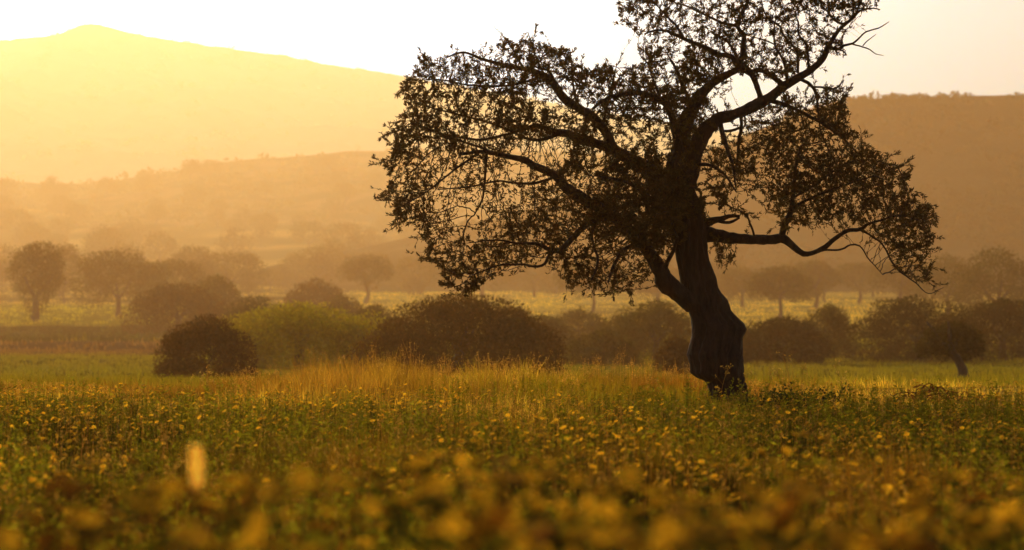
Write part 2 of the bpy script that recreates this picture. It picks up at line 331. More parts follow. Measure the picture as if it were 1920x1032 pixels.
# limbs: (points x, y, half width in px), depth change along the limb in metres
LIMBS = [
 ([(1332,592,20),(1304,568,22),(1272,549,18),(1248,527,19),(1238,508,17),(1222,480,14.5),(1205,458,13),(1180,430,12),(1148,404,12),(1100,376,12),(1060,352,11),(1039,328,9.5),(1006,314,8.5),(980,300,7),(940,291,5.5),(900,285,4),(860,290,3)], -1.1),
 ([(1288,410,20),(1255,360,16),(1228,325,14),(1203,307,13),(1170,294,11),(1137,277,10),(1105,264,9),(1081,256,8),(1055,249,7),(1029,243,6),(1005,236,4.5),(960,250,3.5),(900,262,3),(840,255,2.2)], 1.0),
 ([(1180,298,11),(1151,277,9.5),(1131,241,9),(1105,215,9),(1081,202,9),(1055,182,9.5),(1039,159,8.5),(1019,141,7),(989,131,5.5),(940,121,4.5),(900,110,3.4),(870,98,2.6),(838,108,1.8)], .9),
 ([(1278,300,10),(1262,225,8),(1250,198,7.5),(1236,187,7),(1220,180,6),(1197,174,5.5),(1154,179,5),(1131,189,4),(1111,206,3)], -.8),
 ([(1275,340,24),(1276,290,21),(1286,227,16),(1301,202,14),(1321,171,11),(1342,151,9.5),(1367,140,8),(1386,130,8)], .5),
 ([(1285,350,22),(1298,300,18),(1312,262,16),(1329,237,14),(1352,221,12),(1386,213,11),(1420,197,12),(1444,185,11),(1456,174,10),(1478,157,10),(1501,144,8.5),(1521,131,7.5),(1541,111,7),(1554,86,5.5),(1571,58,4.2),(1582,47,4),(1599,33,3),(1612,20,2.4),(1632,16,1.8),(1650,18,1.2)], -.7),
 ([(1310,436,20),(1340,441,13),(1375,447,10.5),(1410,450,9.5),(1445,450,9.5),(1469,448,9.5),(1486,461,8),(1507,476,6),(1528,473,5.2),(1549,461,5),(1570,443,4.6),(1588,433,4.2),(1612,431,3.6),(1626,421,3),(1647,415,2.5),(1682,405,2),(1715,410,1.2)], -.6),
 # second order
 ([(1425,190,8),(1425,181,7),(1418,156,7),(1410,139,8),(1387,121,10),(1392,108,8),(1394,83,6.5),(1396,68,6),(1384,50,5),(1394,20,4.5),(1402,0,4),(1412,-40,3.5),(1405,-85,2)], .3),
 ([(1387,121,8),(1367,105,6.5),(1347,103,6),(1331,93,5.5),(1311,84,5),(1291,76,4.6),(1271,67,4),(1251,59,3.2),(1226,57,2.6),(1208,63,1.8)], -.6),
 ([(1281,70,3.4),(1266,45,3),(1253,33,2.4),(1236,15,1.8),(1215,-5,1.2)], .3),
 ([(1384,50,4),(1354,42,3.2),(1326,30,2.8),(1296,15,2.4),(1266,5,1.8),(1240,-15,1.2)], .6),
 ([(1400,0,3),(1440,-30,2.8),(1470,-60,2.2),(1490,-90,1.4)], -.4),
 ([(1382,108,3.4),(1372,88,3),(1359,73,2.4),(1340,68,1.5)], -.3),
 ([(1582,47,3),(1566,38,2.6),(1554,23,2.2),(1541,12,1.8),(1530,-12,1.2)], .4),
 ([(1603,30,2.4),(1612,8,2),(1625,-20,1.4)], -.3),
 ([(1554,89,4.5),(1571,92,4),(1582,86,3.2),(1599,82,2.7),(1612,71,2.2),(1624,60,2),(1647,53,1.6),(1667,41,.9)], -.5),
 ([(1599,83,2),(1617,88,1.7),(1632,94,1.4),(1642,102,1.1),(1656,104,.7)], -.4),
 ([(1618,86,1.5),(1624,78,1.3),(1642,65,.8)], .2),
 ([(1579,88,2),(1579,73,1.8),(1586,58,1.2)], .2),
 ([(1570,93,2.4),(1580,96,2),(1587,103,1)], .2),
 ([(1476,150,4),(1471,123,3.4),(1463,103,3.2),(1453,86,3),(1451,58,2.2),(1456,30,1.4)], .7),
 ([(1453,84,2),(1435,76,1.8),(1410,70,1.2)], .4),
 ([(1496,137,3.6),(1496,106,3.2),(1488,87,3),(1468,65,2.6),(1463,50,2.4),(1435,28,1.6),(1428,0,1)], -.6),
 ([(1516,128,3),(1513,86,2.6),(1498,65,2.4),(1496,43,2.2),(1491,23,1.8),(1501,8,1.4),(1508,-20,1)], .6),
 ([(1468,158,6),(1450,146,5.5),(1435,136,5),(1414,132,5)], .2),
 ([(1501,149,4.5),(1521,161,4),(1531,181,3.6),(1534,209,3),(1540,250,2.2),(1560,290,1.5)], .9),
 ([(1526,163,2.6),(1566,166,2.2),(1582,151,1.4)], -.4),
 ([(1440,188,6),(1480,200,5),(1530,225,4),(1575,255,3),(1610,290,2)], .9),
 ([(1466,443,8),(1473,419,7.5),(1483,398,6.5),(1486,373,5.5),(1490,342,4.6),(1493,307,3.6),(1504,272,2.6)], -.5),
 ([(1483,396,4),(1497,384,3.5),(1518,373,3.2),(1549,360,2.6),(1590,345,2),(1640,330,1.5)], -.6),
 ([(1486,372,3.2),(1530,345,3),(1580,310,2.4),(1625,300,1.8),(1680,310,1.2)], .8),
 ([(1612,431,3.2),(1629,440,2.8),(1654,457,2.6),(1671,489,2.3),(1689,510,2),(1717,530,1.6),(1741,550,1.1),(1769,539,.7)], -.4),
 ([(1535,472,3),(1546,469,2.6),(1577,468,2.4),(1595,459,2.2),(1612,461,2),(1626,482,1.7),(1640,499,1.3),(1655,515,.8)], .5),
 ([(1415,447,3),(1406,419,2.6),(1396,401,2.2),(1361,384,1.2)], -.4),
 ([(1310,420,14),(1338,414,8),(1352,411,6),(1366,405,4.5),(1386,405,3.5)], -.3),
 ([(1346,414,5),(1368,417,4),(1386,408,3)], -.1),
 ([(1350,225,6),(1352,238,6),(1356,255,6),(1366,285,5),(1376,320,3.5),(1380,350,2)], -.5),
 ([(1388,216,4),(1390,231,4),(1386,262,4),(1383,292,3.5),(1376,330,2)], .4),
 ([(1356,246,3),(1370,246,3.4),(1386,240,3)], .1),
 ([(1150,405,9),(1125,410,8),(1106,418,7),(1085,434,7),(1064,457,7),(1046,471,6),(1025,466,5),(1005,457,4),(972,457,3),(930,450,2.2),(890,455,1.5)], -.7),
 ([(1046,470,4.5),(1031,477,4.2),(1022,493,4),(1008,499,3.5),(987,497,3),(963,496,2.5),(930,500,1.8),(890,515,1.2)], -.4),
 ([(1244,515,7),(1252,492,6),(1263,470,5),(1270,445,4)], -.5),
 ([(1200,455,6),(1170,470,5),(1150,500,3.6),(1140,530,2)], -.7),
 ([(1130,392,5),(1110,440,4),(1120,490,3),(1110,525,1.8)], -.9),
 ([(1042,330,4),(1020,340,3.5),(980,345,3),(930,340,2.4),(880,350,1.8),(820,355,1.2)], -.8),
 ([(900,285,3),(850,320,2.4),(800,360,1.8),(755,385,1)], -.5),
 ([(912,290,3.4),(909,335,3.2),(905,370,2.5),(888,405,1.6)], .3),
 ([(940,292,3),(880,270,2.6),(820,250,2),(770,230,1.2)], .6),
 ([(1055,249,5),(1000,262,4),(930,235,3),(860,215,2.4),(800,200,1.6),(760,185,1)], .8),
 ([(1040,160,4),(1036,145,3.5),(1025,131,3),(1006,127,2.5),(985,105,2)], -.3),
 ([(1020,142,4),(960,160,3.2),(890,160,2.5),(830,150,1.8),(790,150,1)], -.9),
 ([(985,131,2.5),(962,95,1.8),(945,70,1.2),(925,48,.7)], .3),
 ([(1020,140,2.4),(1000,95,1.8),(990,60,1)], .4),
 ([(1085,205,3.5),(1075,160,2.6),(1072,120,1.8),(1068,90,1)], .6),
 ([(1130,240,3.5),(1140,190,2.8),(1150,150,2),(1155,125,1)], .8),
 ([(1240,190,4),(1225,150,3),(1215,120,2),(1200,105,1)], .5),
 ([(1300,205,5),(1280,160,4),(1265,125,3),(1250,100,1.6)], -.7),
 ([(1295,310,6),(1330,310,4.6),(1360,330,3),(1380,360,1.8)], -.9),
 ([(1262,400,6),(1225,385,5),(1190,350,4),(1150,335,2.6),(1110,330,1.6)], -1.1),
]
nodes = []; limb_pts = []
trunk_like = 0
for li, (pts, dd) in enumerate(LIMBS):
    P = np.array(pts, float)
    d0 = 0.
    if li > 6:
        best = 1e9
        for (Q, dep) in limb_pts:
            dist = np.hypot(Q[:, 0]-P[0, 0], Q[:, 1]-P[0, 1]); k = dist.argmin()
            if dist[k] < best: best = dist[k]; d0 = dep[k]
        if best > 40: d0 = 0.
    S = spline(P, 6.); t = np.linspace(0, 1, len(S)); dep = d0+dd*t**1.1
    wob = 1.2*np.minimum(1, t*6)
    S[:, 0] += wob*(fbm(S[:, 1]*.05+li*7, S[:, 0]*.05, 0, 3)-.5)*2.5; S[:, 1] += wob*(fbm(S[:, 0]*.05+li*3, S[:, 1]*.05, 3, 3)-.5)*2.5
    limb_pts.append((S, dep))
    X = np.stack([(S[:, 0]-960)/F*(DT+dep), DT+dep, H+(516-S[:, 1])/F*(DT+dep)], 1)
    rad = np.maximum(S[:, 2]*(np.linspace(.95, .8, len(S)) if li < 7 else .76), .5)*DT/F
    mb = MB(); tube(mb, X-OFF, rad, (.05, .035, .02), k=14 if rad[0] > .06 else 7, rough=.3, seed=li*3.1)
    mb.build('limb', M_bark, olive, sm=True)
    nodes.append(np.concatenate([X, rad[:, None]], 1)[2:])

# crown volume: outlines in photograph pixels, sampled with a depth, then filled by growing twigs towards the samples
def inpoly(poly, x, y):
    p = np.array(poly, float); r = np.zeros(len(x), bool); j = len(p)-1
    for i in range(len(p)):
        c = ((p[i, 1] > y) != (p[j, 1] > y)) & (x < (p[j, 0]-p[i, 0])*(y-p[i, 1])/(p[j, 1]-p[i, 1]+1e-9)+p[i, 0])
        r ^= c; j = i
    return r
CROWN = [  # outline, samples per 1000 px2, half depth
 ([(745,170),(790,135),(845,90),(915,78),(990,75),(1068,85),(1060,112),(1115,118),(1180,135),(1195,105),(1235,97),(1300,100),(1350,112),(1378,150),(1330,200),(1300,280),(1290,330),(1300,400),(1255,455),(1225,470),(1225,520),(1190,550),(1085,558),(1060,515),(1000,500),(940,512),(890,545),(838,552),(815,500),(790,480),(800,440),(745,405),(700,388),(708,330),(735,275),(745,240),(765,200)], 23, 1.7),
 ([(1155,10),(1165,45),(1200,72),(1235,82),(1300,96),(1385,125),(1440,172),(1520,135),(1562,96),(1590,60),(1625,25),(1655,0),(1645,-60),(1500,-130),(1350,-130),(1220,-60)], 12, 1.3),
 ([(1385,225),(1470,195),(1540,165),(1590,160),(1585,200),(1605,245),(1640,285),(1705,305),(1722,380),(1765,388),(1758,430),(1735,480),(1742,545),(1690,515),(1650,440),(1590,415),(1540,425),(1480,425),(1385,395),(1345,400),(1320,300)], 24, 1.5),
 ([(1320,430),(1360,450),(1378,490),(1345,505),(1328,470)], 26, .5),
 ([(1150,300),(1290,300),(1320,400),(1285,455),(1230,470),(1150,440),(1090,400)], 26, 1.6),
 ([(700,385),(720,330),(800,330),(830,400),(815,440),(745,410)], 14, .8),
]
HOLES = [((1010,285),(45,22),.95),((935,355),(45,35),.6),((880,395),(35,30),.7),((1190,235),(25,18),.5),((1420,245),(26,18),.6),((1040,480),(30,18),.6),((1130,210),(25,15),.4),((1395,395),(30,25),.6),((1520,440),(40,20),.7),((1440,420),(25,18),.7),((1335,255),(14,22),.8),((1200,85),(60,16),.7),((1560,420),(50,15),.6),((1110,345),(35,18),.5),((1005,340),(30,18),.5),((1415,165),(16,16),.5)]
A = []
for poly, den, hd in CROWN:
    p = np.array(poly); lo, hi = p.min(0), p.max(0)
    n = int((hi-lo).prod()/1000*den*(4.6 if hd in (1.6, .5) else 3.6)); x = R.uniform(lo[0], hi[0], n); y = R.uniform(lo[1], hi[1], n)
    k = inpoly(poly, x+55*(fbm(x/38., y/38., 3, 3)-.5), y+55*(fbm(x/38.+20, y/38., 8, 3)-.5)); x, y = x[k], y[k]
    cxm, cym = p.mean(0)
    rr = np.clip(np.hypot((x-cxm)/((hi[0]-lo[0])/2), (y-cym)/((hi[1]-lo[1])/2)), 0, 1)
    d = R.uniform(-1, 1, len(x))*hd*np.sqrt(1.05-rr**2*.75)
    keep = np.ones(len(x), bool)
    for (hx, hy), (ax, ay), pr in HOLES:
        keep &= ~((((x-hx)/ax)**2+((y-hy)/ay)**2 < 1) & (R.random(len(x)) < pr))
    cl = fbm(x/42., y/34., d*1.1+9, 3)
    keep &= R.random(len(x)) < (smooth(.25, .5, cl) if hd == 1.6 else smooth(.36, .56, cl)*1.1)
    x, y, d = x[keep], y[keep], d[keep]
    A.append(np.stack([(x-960)/F*(DT+d), DT+d, H+(516-y)/F*(DT+d)], 1))
A = np.concatenate(A)
seed = np.concatenate(nodes); NP = [seed[:, :3]]; PAR = [np.full(len(seed), -1)]; total = len(seed)
pos = seed[:, :3].copy(); ndist = np.full(len(A), 1e9); nidx = np.zeros(len(A), int)
def update(new, start):
    for s in range(0, len(new), 400):
        blk = new[s:s+400]; d2 = ((A[:, None]-blk[None])**2).sum(-1); m = d2.argmin(1); dm = d2[np.arange(len(A)), m]
        k = dm < ndist; ndist[k] = dm[k]; nidx[k] = start+s+m[k]
update(pos, 0)
STEP, KILL = .05, .07
alive = np.ones(len(A), bool); kids = np.zeros(len(pos), int); par = np.full(len(pos), -1)
for it in range(70):
    alive &= ndist > KILL**2
    if alive.sum() == 0: break
    ids = nidx[alive]; dv = unit(A[alive]-pos[ids])
    acc = np.zeros_like(pos); np.add.at(acc, ids, dv)
    grow = np.unique(ids); grow = grow[kids[grow] < 3]
    if len(grow) == 0: break
    dirv = unit(acc[grow]); pd = np.where(par[grow][:, None] >= 0, pos[grow]-pos[np.maximum(par[grow], 0)], 0)
    dirv = unit(dirv+.45*unit(pd)+R.normal(size=dirv.shape)*.22+np.array([0, 0, -.04]))
    new = pos[grow]+dirv*STEP; kids[grow] += 1; st = len(pos)
    pos = np.concatenate([pos, new]); par = np.concatenate([par, grow]); kids = np.concatenate([kids, np.zeros(len(new), int)])
    A_all = A; update(new, st)
ns = len(seed)
ctr = np.array([2.6, DT, 3.1])
tips = np.where((kids == 0) & (np.arange(len(pos)) >= ns))[0]; tips = tips[R.random(len(tips)) < .16]
dcur = unit(.9*unit(pos[tips]-pos[par[tips]])+.7*unit(pos[tips]-ctr)+R.normal(size=(len(tips), 3))*.35+np.array([0, 0, .25]))
for k in range(5):
    new = pos[tips]+dcur*STEP; kids[tips] += 1; st = len(pos)
    pos = np.concatenate([pos, new]); par = np.concatenate([par, tips]); kids = np.concatenate([kids, np.zeros(len(new), int)])
    tips = np.arange(st, st+len(new)); go = R.random(len(tips)) < .85; tips, dcur = tips[go], unit(dcur[go]+R.normal(size=(go.sum(), 3))*.22)
N = len(pos)
r2 = np.zeros(N); term = kids == 0
EXP = 2.3; tipr = .0019
for i in range(N-1, ns-1, -1):
    if r2[i] == 0: r2[i] = tipr**EXP
    r2[par[i]] += r2[i] if par[i] >= 0 else 0
rad = np.minimum(r2**(1/EXP), .022)
ii = np.arange(ns, N); pp = par[ii]
rp = np.where(pp < ns, rad[ii]*1.15, rad[pp]); rp = np.minimum(rp, rad[ii]*1.6)
mb = MB(); segs(mb, pos[pp]-OFF, pos[ii]-OFF, rp, rad[ii], (.05, .035, .02), 3)
tw = mb.build('twigs', M_bark, olive); tw['kind'] = 'stuff'
# leaves in shoots along the fine twigs
thin = ii[rad[ii] < .0046]
pxx = 960+pos[thin, 0]/pos[thin, 1]*F; pyy = 516-(pos[thin, 2]-H)/pos[thin, 1]*F
lp = .55+1.0*smooth(.38, .58, fbm(pxx/50., pyy/45., pos[thin, 1]*1.3, 3))
for (hx, hy), (ax, ay), f in [((900,370),(120,60),.45),((1640,70),(60,50),.12),((1570,460),(90,50),.45),((870,280),(80,60),.7),((1660,520),(60,40),.4),((1010,290),(60,35),.3),((1000,520),(60,30),.4)]:
    lp = np.where(((pxx-hx)/ax)**2+((pyy-hy)/ay)**2 < 1, lp*f, lp)
for (hx, hy), (ax, ay), f in [((1225,375),(150,90),1.35), ((1270,330),(60,110),1.3),((1250,150),(70,60),1.7),((1290,440),(60,50),1.5)]:
    lp = np.where(((pxx-hx)/ax)**2+((pyy-hy)/ay)**2 < 1, lp*f, lp)
cnt = R.poisson(1.2*np.clip(lp, 0, 2.6)*np.where(term[thin], 6.0, 2.6))
src = np.repeat(thin, cnt); nL = len(src)
ax_ = unit(pos[src]-pos[par[src]]); t = R.random(nL)[:, None]
base = pos[par[src]]*(1-t)+pos[src]*t+R.normal(size=(nL, 3))*.004
dl = unit(ax_*R.uniform(.7, 1.6, (nL, 1))+unit(R.normal(size=(nL, 3)))*.9+np.array([0, 0, .12]))
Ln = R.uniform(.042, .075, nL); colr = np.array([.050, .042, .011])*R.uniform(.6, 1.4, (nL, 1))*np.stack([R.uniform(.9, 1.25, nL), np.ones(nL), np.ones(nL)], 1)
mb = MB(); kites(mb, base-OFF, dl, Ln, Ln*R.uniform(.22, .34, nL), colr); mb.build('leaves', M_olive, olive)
print('OLIVE attractors', len(A), 'nodes', N, 'leaves', nL)

# ------------------------------------------------------------------ other trees and bushes
def crown_cards(mb, lumps, n, L, col, var=.35, shell=.16):
    lumps = np.array(lumps, float); vol = (lumps[:, 3]*lumps[:, 4]+lumps[:, 3]*lumps[:, 5]+lumps[:, 4]*lumps[:, 5])
    k = R.choice(len(lumps), n, p=vol/vol.sum()); u = unit(R.normal(size=(n, 3)))
    rr = 1-np.abs(R.normal(size=n))*shell*1.5+R.normal(size=n)*.04
    lum = .75+.5*fbm(u[:, 0]*2.2+k*3, u[:, 1]*2.2, u[:, 2]*2.2, 3)
    rr = rr*(.68+.66*fbm(u[:, 0]*2.4+k*7, u[:, 1]*2.4, u[:, 2]*2.4+k, 4))
    rr = np.where(R.random(n) < .05, rr*R.uniform(1, 1.16, n), rr)
    p = lumps[k, :3]+u*lumps[k, 3:]*rr[:, None]
    d = unit(u*.7+unit(R.normal(size=(n, 3)))+np.array([0, 0, .15]))
    c = np.array(col)*(R.uniform(1-var, 1+var, (n, 1)))*lum[:, None]
    c = c*np.stack([R.uniform(.9, 1.2, n), np.ones(n), np.ones(n)], 1)
    Ls = L*R.uniform(.6, 1.4, n); kites(mb, p, d, Ls, Ls*R.uniform(.35, .6, n), c)

def stem_mesh(h, r, lean, forks, seed):
    mb = MB(); rng = np.random.default_rng(seed)
    top = np.array([lean[0], lean[1], h]); pts = spline(np.array([[0, 0, -.25, r*1.25], [lean[0]*.2+.06*h*rng.normal(), .05*h*rng.normal(), h*.4, r], [*top, r*.8]]), h*.12)
    tube(mb, pts[:, :3], pts[:, 3], (.05, .035, .02), 9, .22, seed)
    for f in range(forks):
        a = f*2*math.pi/max(forks, 1)+rng.uniform(0, 1); ln = h*rng.uniform(.7, 1.1)
        e = top+np.array([math.cos(a)*ln*.8, math.sin(a)*ln*.8, ln*.9]); m = (top+e)/2+np.array([0, 0, -.08*ln])
        pts = spline(np.array([[*(top-[0, 0, r*.5]), r*.65], [*m, r*.45], [*e, r*.2]]), h*.15)
        tube(mb, pts[:, :3], pts[:, 3], (.05, .035, .02), 7, .22, seed+f)
    return mb

def tree(name, label, cat, cx, w, ytop, D, col, lump, leaf, n, stem=None, group=None, sink=.12, depth=.9, base=None):
    """lump: list of (x, y, z, rx, ry, rz) in fractions of width and height; stem: (height fraction, radius, lean x px)"""
    leaf, D0 = leaf*float(far_of(D))/D, D; D = float(far_of(D)); stem = stem and (stem[0], stem[1]*D/D0, stem[2])
    x = (cx-960)/F*D; zb = float(ground_z(x, D)); h = H+(516-ytop)/F*D-zb; W = w/F*D
    o = bpy.data.objects.new(name, None); C.objects.link(o); o.location = (x, D, zb); tag(o, label, cat, group)
    s = stem or (.3, .03*W, 0)
    sh = stem_mesh(max(.3, h*s[0]), s[1], (s[2]/F*D, 0), 3, int(cx)); sh.build('trunk', M_farbark, o, sm=True)
    if cat == 'bush':
        lump = list(lump)
        if w > 300: lump = lump+[(-.38, 0, .2, .17, .3, .28), (.38, 0, .2, .17, .3, .3), (0, .1, .55, .36, .3, .4), (0, -.1, .2, .46, .3, .3)]
        for q in range(16 if w < 300 else 8):
            a = R.uniform(-1, 1); top = (1-abs(a)**2.6)*R.uniform(.78, 1.02); rz = R.uniform(.09, .2); zc = max(.05, top-rz) if q < 11 else R.uniform(.05, .5)*top
            lump.append((a*.43, R.uniform(-.35, .35)*(1-abs(a)), zc, R.uniform(.08, .17), .16, rz))
        lump = [(a, b, c, d*R.uniform(.8, 1.05), e, f*R.uniform(.8, 1)) for a, b, c, d, e, f in lump]
    else:
        lump = [(a, b, c, d*.88, e, f*.88) for a, b, c, d, e, f in lump]
        for q in range(12):
            a = R.uniform(0, 2*math.pi); c0 = np.mean([l[2] for l in lump]); rr = R.uniform(.09, .17)
            lump.append((math.cos(a)*R.uniform(.24, .42), R.uniform(-.3, .3), min(.97-rr, c0+math.sin(a)*R.uniform(.15, .34)), rr, rr, rr*R.uniform(.6, 1)))
    lum = [(a*W+(s[2]/F*D if stem else 0), b*W*depth, c*h, d*W, e*W*depth, f*h) for a, b, c, d, e, f in lump]
    mb = MB(); crown_cards(mb, lum, int(n*((2.4 if w > 300 else 1.8) if cat == 'bush' else 1.3)), leaf*1.1, col); mb.build('crown', M_crown, o)
    return o
ROUND = [(0, 0, .55, .40, .40, .40), (-.27, .05, .42, .25, .28, .36), (.27, -.05, .44, .25, .28, .36), (.05, .2, .68, .26, .26, .30), (-.1, -.2, .66, .25, .25, .3)]
DOME = [(0, 0, .36, .46, .42, .50), (-.30, .0, .28, .22, .3, .36), (.29, .05, .30, .23, .3, .38), (.10, -.1, .66, .25, .27, .27), (-.15, .05, .62, .24, .28, .27), (0, -.25, .25, .34, .2, .32), (.26, .1, .56, .17, .2, .2), (-.02, .1, .76, .17, .2, .2), (-.31, .1, .5, .15, .2, .2)]
PARA = [(0, 0, .68, .40, .40, .24), (-.28, .0, .60, .24, .28, .2), (.28, .05, .62, .24, .28, .2), (.06, .1, .82, .27, .27, .16), (-.14, -.1, .79, .25, .25, .17)]
TALL = [(0, 0, .70, .46, .46, .28), (-.2, .1, .55, .30, .3, .25), (.2, -.05, .56, .3, .3, .25), (0, 0, .30, .26, .26, .32), (.1, .1, .84, .3, .3, .16)]
OL = (.072, .070, .010); GR = (.27, .28, .012); BR = (.064, .044, .006); DK = (.046, .042, .007)
bush = 'bush'
tree('bush', 'dark brown bush left of the bright green bush, nearest on the left behind the oats', bush, 382, 195, 584, 62, BR, DOME, .075, 11000, (.2, .05, 4))
tree('bush', 'wide bright yellow green bush between two dark brown bushes', bush, 562, 330, 560, 76, GR, DOME+[(.38, .1, .4, .2, .25, .4), (-.38, .1, .42, .2, .25, .42)], .09, 14000)
tree('bush', 'largest rounded brown bush in the middle, left of the olive trunk', bush, 865, 375, 540, 66, BR, DOME+[(-.38, 0, .25, .2, .25, .3), (.38, .05, .3, .17, .25, .36)], .08, 20000)
tree('bush', 'low rounded olive green bush just right of the largest brown bush', bush, 1128, 150, 620, 84, OL, DOME, .09, 6000)
tree('bush', 'small hazy bush at the edge of the straw field above the low rounded bush', bush, 1085, 125, 575, 122, OL, DOME, .12, 3500)
tree('bush', 'dark bush seen left of the olive trunk under its low fork', bush, 1232, 190, 556, 90, OL, DOME, .09, 8000)
tree('bush', 'low brown bush close against the left side of the olive trunk', bush, 1272, 95, 632, 70, BR, DOME, .08, 4000)
tree('bush', 'long dark bush just right of the olive trunk', bush, 1465, 190, 592, 86, DK, DOME, .1, 9000)
tree('bush', 'small bush with feathery top rising over the hedge right of the trunk', bush, 1552, 110, 566, 94, OL, DOME, .1, 4500)
tree('bush', 'dark wide bush behind the small leaning tree', bush, 1722, 270, 555, 88, DK, DOME, .1, 12000)
tree('bush', 'dark bush at the right edge of the view beside the wide dark bush', bush, 1880, 230, 555, 92, DK, DOME, .1, 10000)
tree('bush', 'brown bush behind the left end of the bright green bush', bush, 480, 150, 548, 118, OL, DOME, .12, 4000)
tree('bush', 'dim bush between the bright green bush and the largest brown bush', bush, 700, 110, 566, 108, OL, DOME, .12, 4000)
tree('bush', 'dim low bush right behind the largest brown bush', bush, 1020, 120, 588, 104, OL, DOME, .12, 3500)
tree('bush', 'dim bush behind the low rounded bush near the straw field', bush, 1180, 140, 582, 108, OL, DOME, .12, 3800)
tree('small_tree', 'small dark tree with leaning trunk and flat crown on the right', 'tree', 1806, 130, 600, 63, DK, [(0, 0, .66, .40, .4, .2), (-.33, 0, .56, .2, .3, .16), (.3, 0, .6, .2, .3, .18), (.05, 0, .83, .26, .3, .15), (-.22, 0, .74, .2, .3, .16), (.24, .1, .76, .16, .2, .14), (-.4, .1, .46, .11, .2, .1), (.36, 0, .47, .1, .2, .08)], .07, 7000, (.5, .14, -22))
tree('tree', 'tall tree with thick leafy stem at the far left edge in the green field', 'tree', 66, 118, 450, 185, OL, TALL, .2, 6000, (.3, .3, 0))
tree('tree', 'pale hazy tree right behind the tall tree at the left edge', 'tree', 122, 70, 450, 262, OL, ROUND, .25, 2600)
tree('tree', 'broad round tree with a short trunk standing second from the left', 'tree', 222, 185, 460, 205, OL, ROUND, .22, 7000, (.25, .25, 0))
tree('tree', 'rounded tree touching the broad tree on its right side', 'tree', 322, 160, 482, 225, OL, ROUND, .22, 5000)
tree('bush', 'big domed bush in front of the left trees', bush, 335, 210, 526, 150, BR, DOME, .17, 7000)
tree('bush', 'dark bush rising right behind the big domed bush', bush, 402, 120, 512, 172, OL, DOME, .18, 4500)
tree('tree', 'pale wide tree in the haze above the bright green bush', 'tree', 432, 165, 468, 300, OL, ROUND, .28, 4000)
tree('tree', 'pale tree in the haze left of the two trunked tree', 'tree', 602, 150, 458, 380, OL, ROUND, .34, 3500)
tree('tree', 'hazy tree with two dark trunks at the straw field edge', 'tree', 684, 110, 476, 262, OL, PARA, .22, 4500, (.45, .22, 0))
tree('bush', 'brownish bush above the right end of the bright green bush', bush, 592, 125, 518, 190, BR, DOME, .18, 4500)
tree('bush', 'dark green bush low between the bright bush and the two trunked tree', bush, 640, 100, 548, 150, OL, DOME, .16, 3500)
tree('tree', 'pale tree half hidden by the low left twigs of the olive', 'tree', 785, 130, 475, 320, OL, ROUND, .3, 3500)
tree('tree', 'hazy tree behind the low left twigs with its trunk in the straw', 'tree', 905, 150, 480, 300, OL, ROUND, .28, 3500)
tree('tree', 'hazy tree with a thin trunk in the straw field left of the olive trunk', 'tree', 1110, 150, 478, 215, OL, PARA, .22, 4500, (.45, .16, 0))
tree('tree', 'hazy tree seen through the low fork of the olive', 'tree', 1235, 120, 490, 265, OL, ROUND, .25, 3500)
tree('tree', 'tree with a dark trunk in the straw field just right of the olive trunk', 'tree', 1462, 135, 496, 188, OL, PARA, .2, 5000, (.45, .17, 0))
tree('tree', 'tree with thick trunk under the low right limb of the olive', 'tree', 1528, 110, 486, 232, OL, PARA, .22, 4500, (.45, .22, 0))
tree('tree', 'hazy tree under the right limb, left of the pair at the field end', 'tree', 1392, 110, 498, 240, OL, ROUND, .24, 3500)
tree('tree', 'hazy tree between the thick trunked tree and the drooping right twigs', 'tree', 1610, 110, 490, 262, OL, PARA, .24, 4000, (.4, .2, 0))
tree('tree', 'tree behind the drooping tip of the right limb', 'tree', 1690, 125, 484, 225, OL, PARA, .22, 4500, (.42, .2, 0))
tree('tree', 'large dim tree at the right edge rising over the dark bushes', 'tree', 1870, 200, 456, 160, OL, ROUND, .18, 7000)
tree('tree', 'dim tree left of the large tree at the right edge', 'tree', 1775, 130, 470, 200, OL, ROUND, .2, 4500)

# far trees: three kinds, copied
def copy_thing(o, loc, rz, sc, label):
    r = o.copy(); C.objects.link(r); r.location = loc; r.rotation_euler = (0, 0, rz); r.scale = (sc, sc, sc*random.uniform(.85, 1.15)); r['label'] = label
    for ch in o.children:
        c = ch.copy(); C.objects.link(c); c.parent = r
    return r
FARL = 'small hazy tree on the golden slope below the mountain'
protos = []
for k, (lu, cc) in enumerate(((ROUND, OL), (DOME, DK), (PARA, OL))):
    o = tree('far_tree', FARL, 'tree', 300+140*k, 80, 428-8*k, 480+30*k, cc, lu, .5, 1400, (.35, .3, 0), 'far trees on the golden slope')
    protos.append(o)
for i in range(190):
    D = 300+500*R.random()**1.7; px = R.uniform(-250, 1330) if D > 430 else R.uniform(-200, 2100)
    x = (px-960)/F*D
    if D < 430 and px > 1100: D = R.uniform(262, 330); x = (px-960)/F*D
    D = float(far_of(D)); x = (px-960)/F*D
    z = float(max(ground_z(x, D), mid_z(np.array([x]), np.array([D]))[0] if D > 1450 else -99))
    copy_thing(protos[i % 3], (x, D, z-.2), R.uniform(0, 6.28), R.uniform(.6, 1.15)*float(np.interp(near_of(D), [300, 480, 800], [.55, .9, 1.1])), FARL)

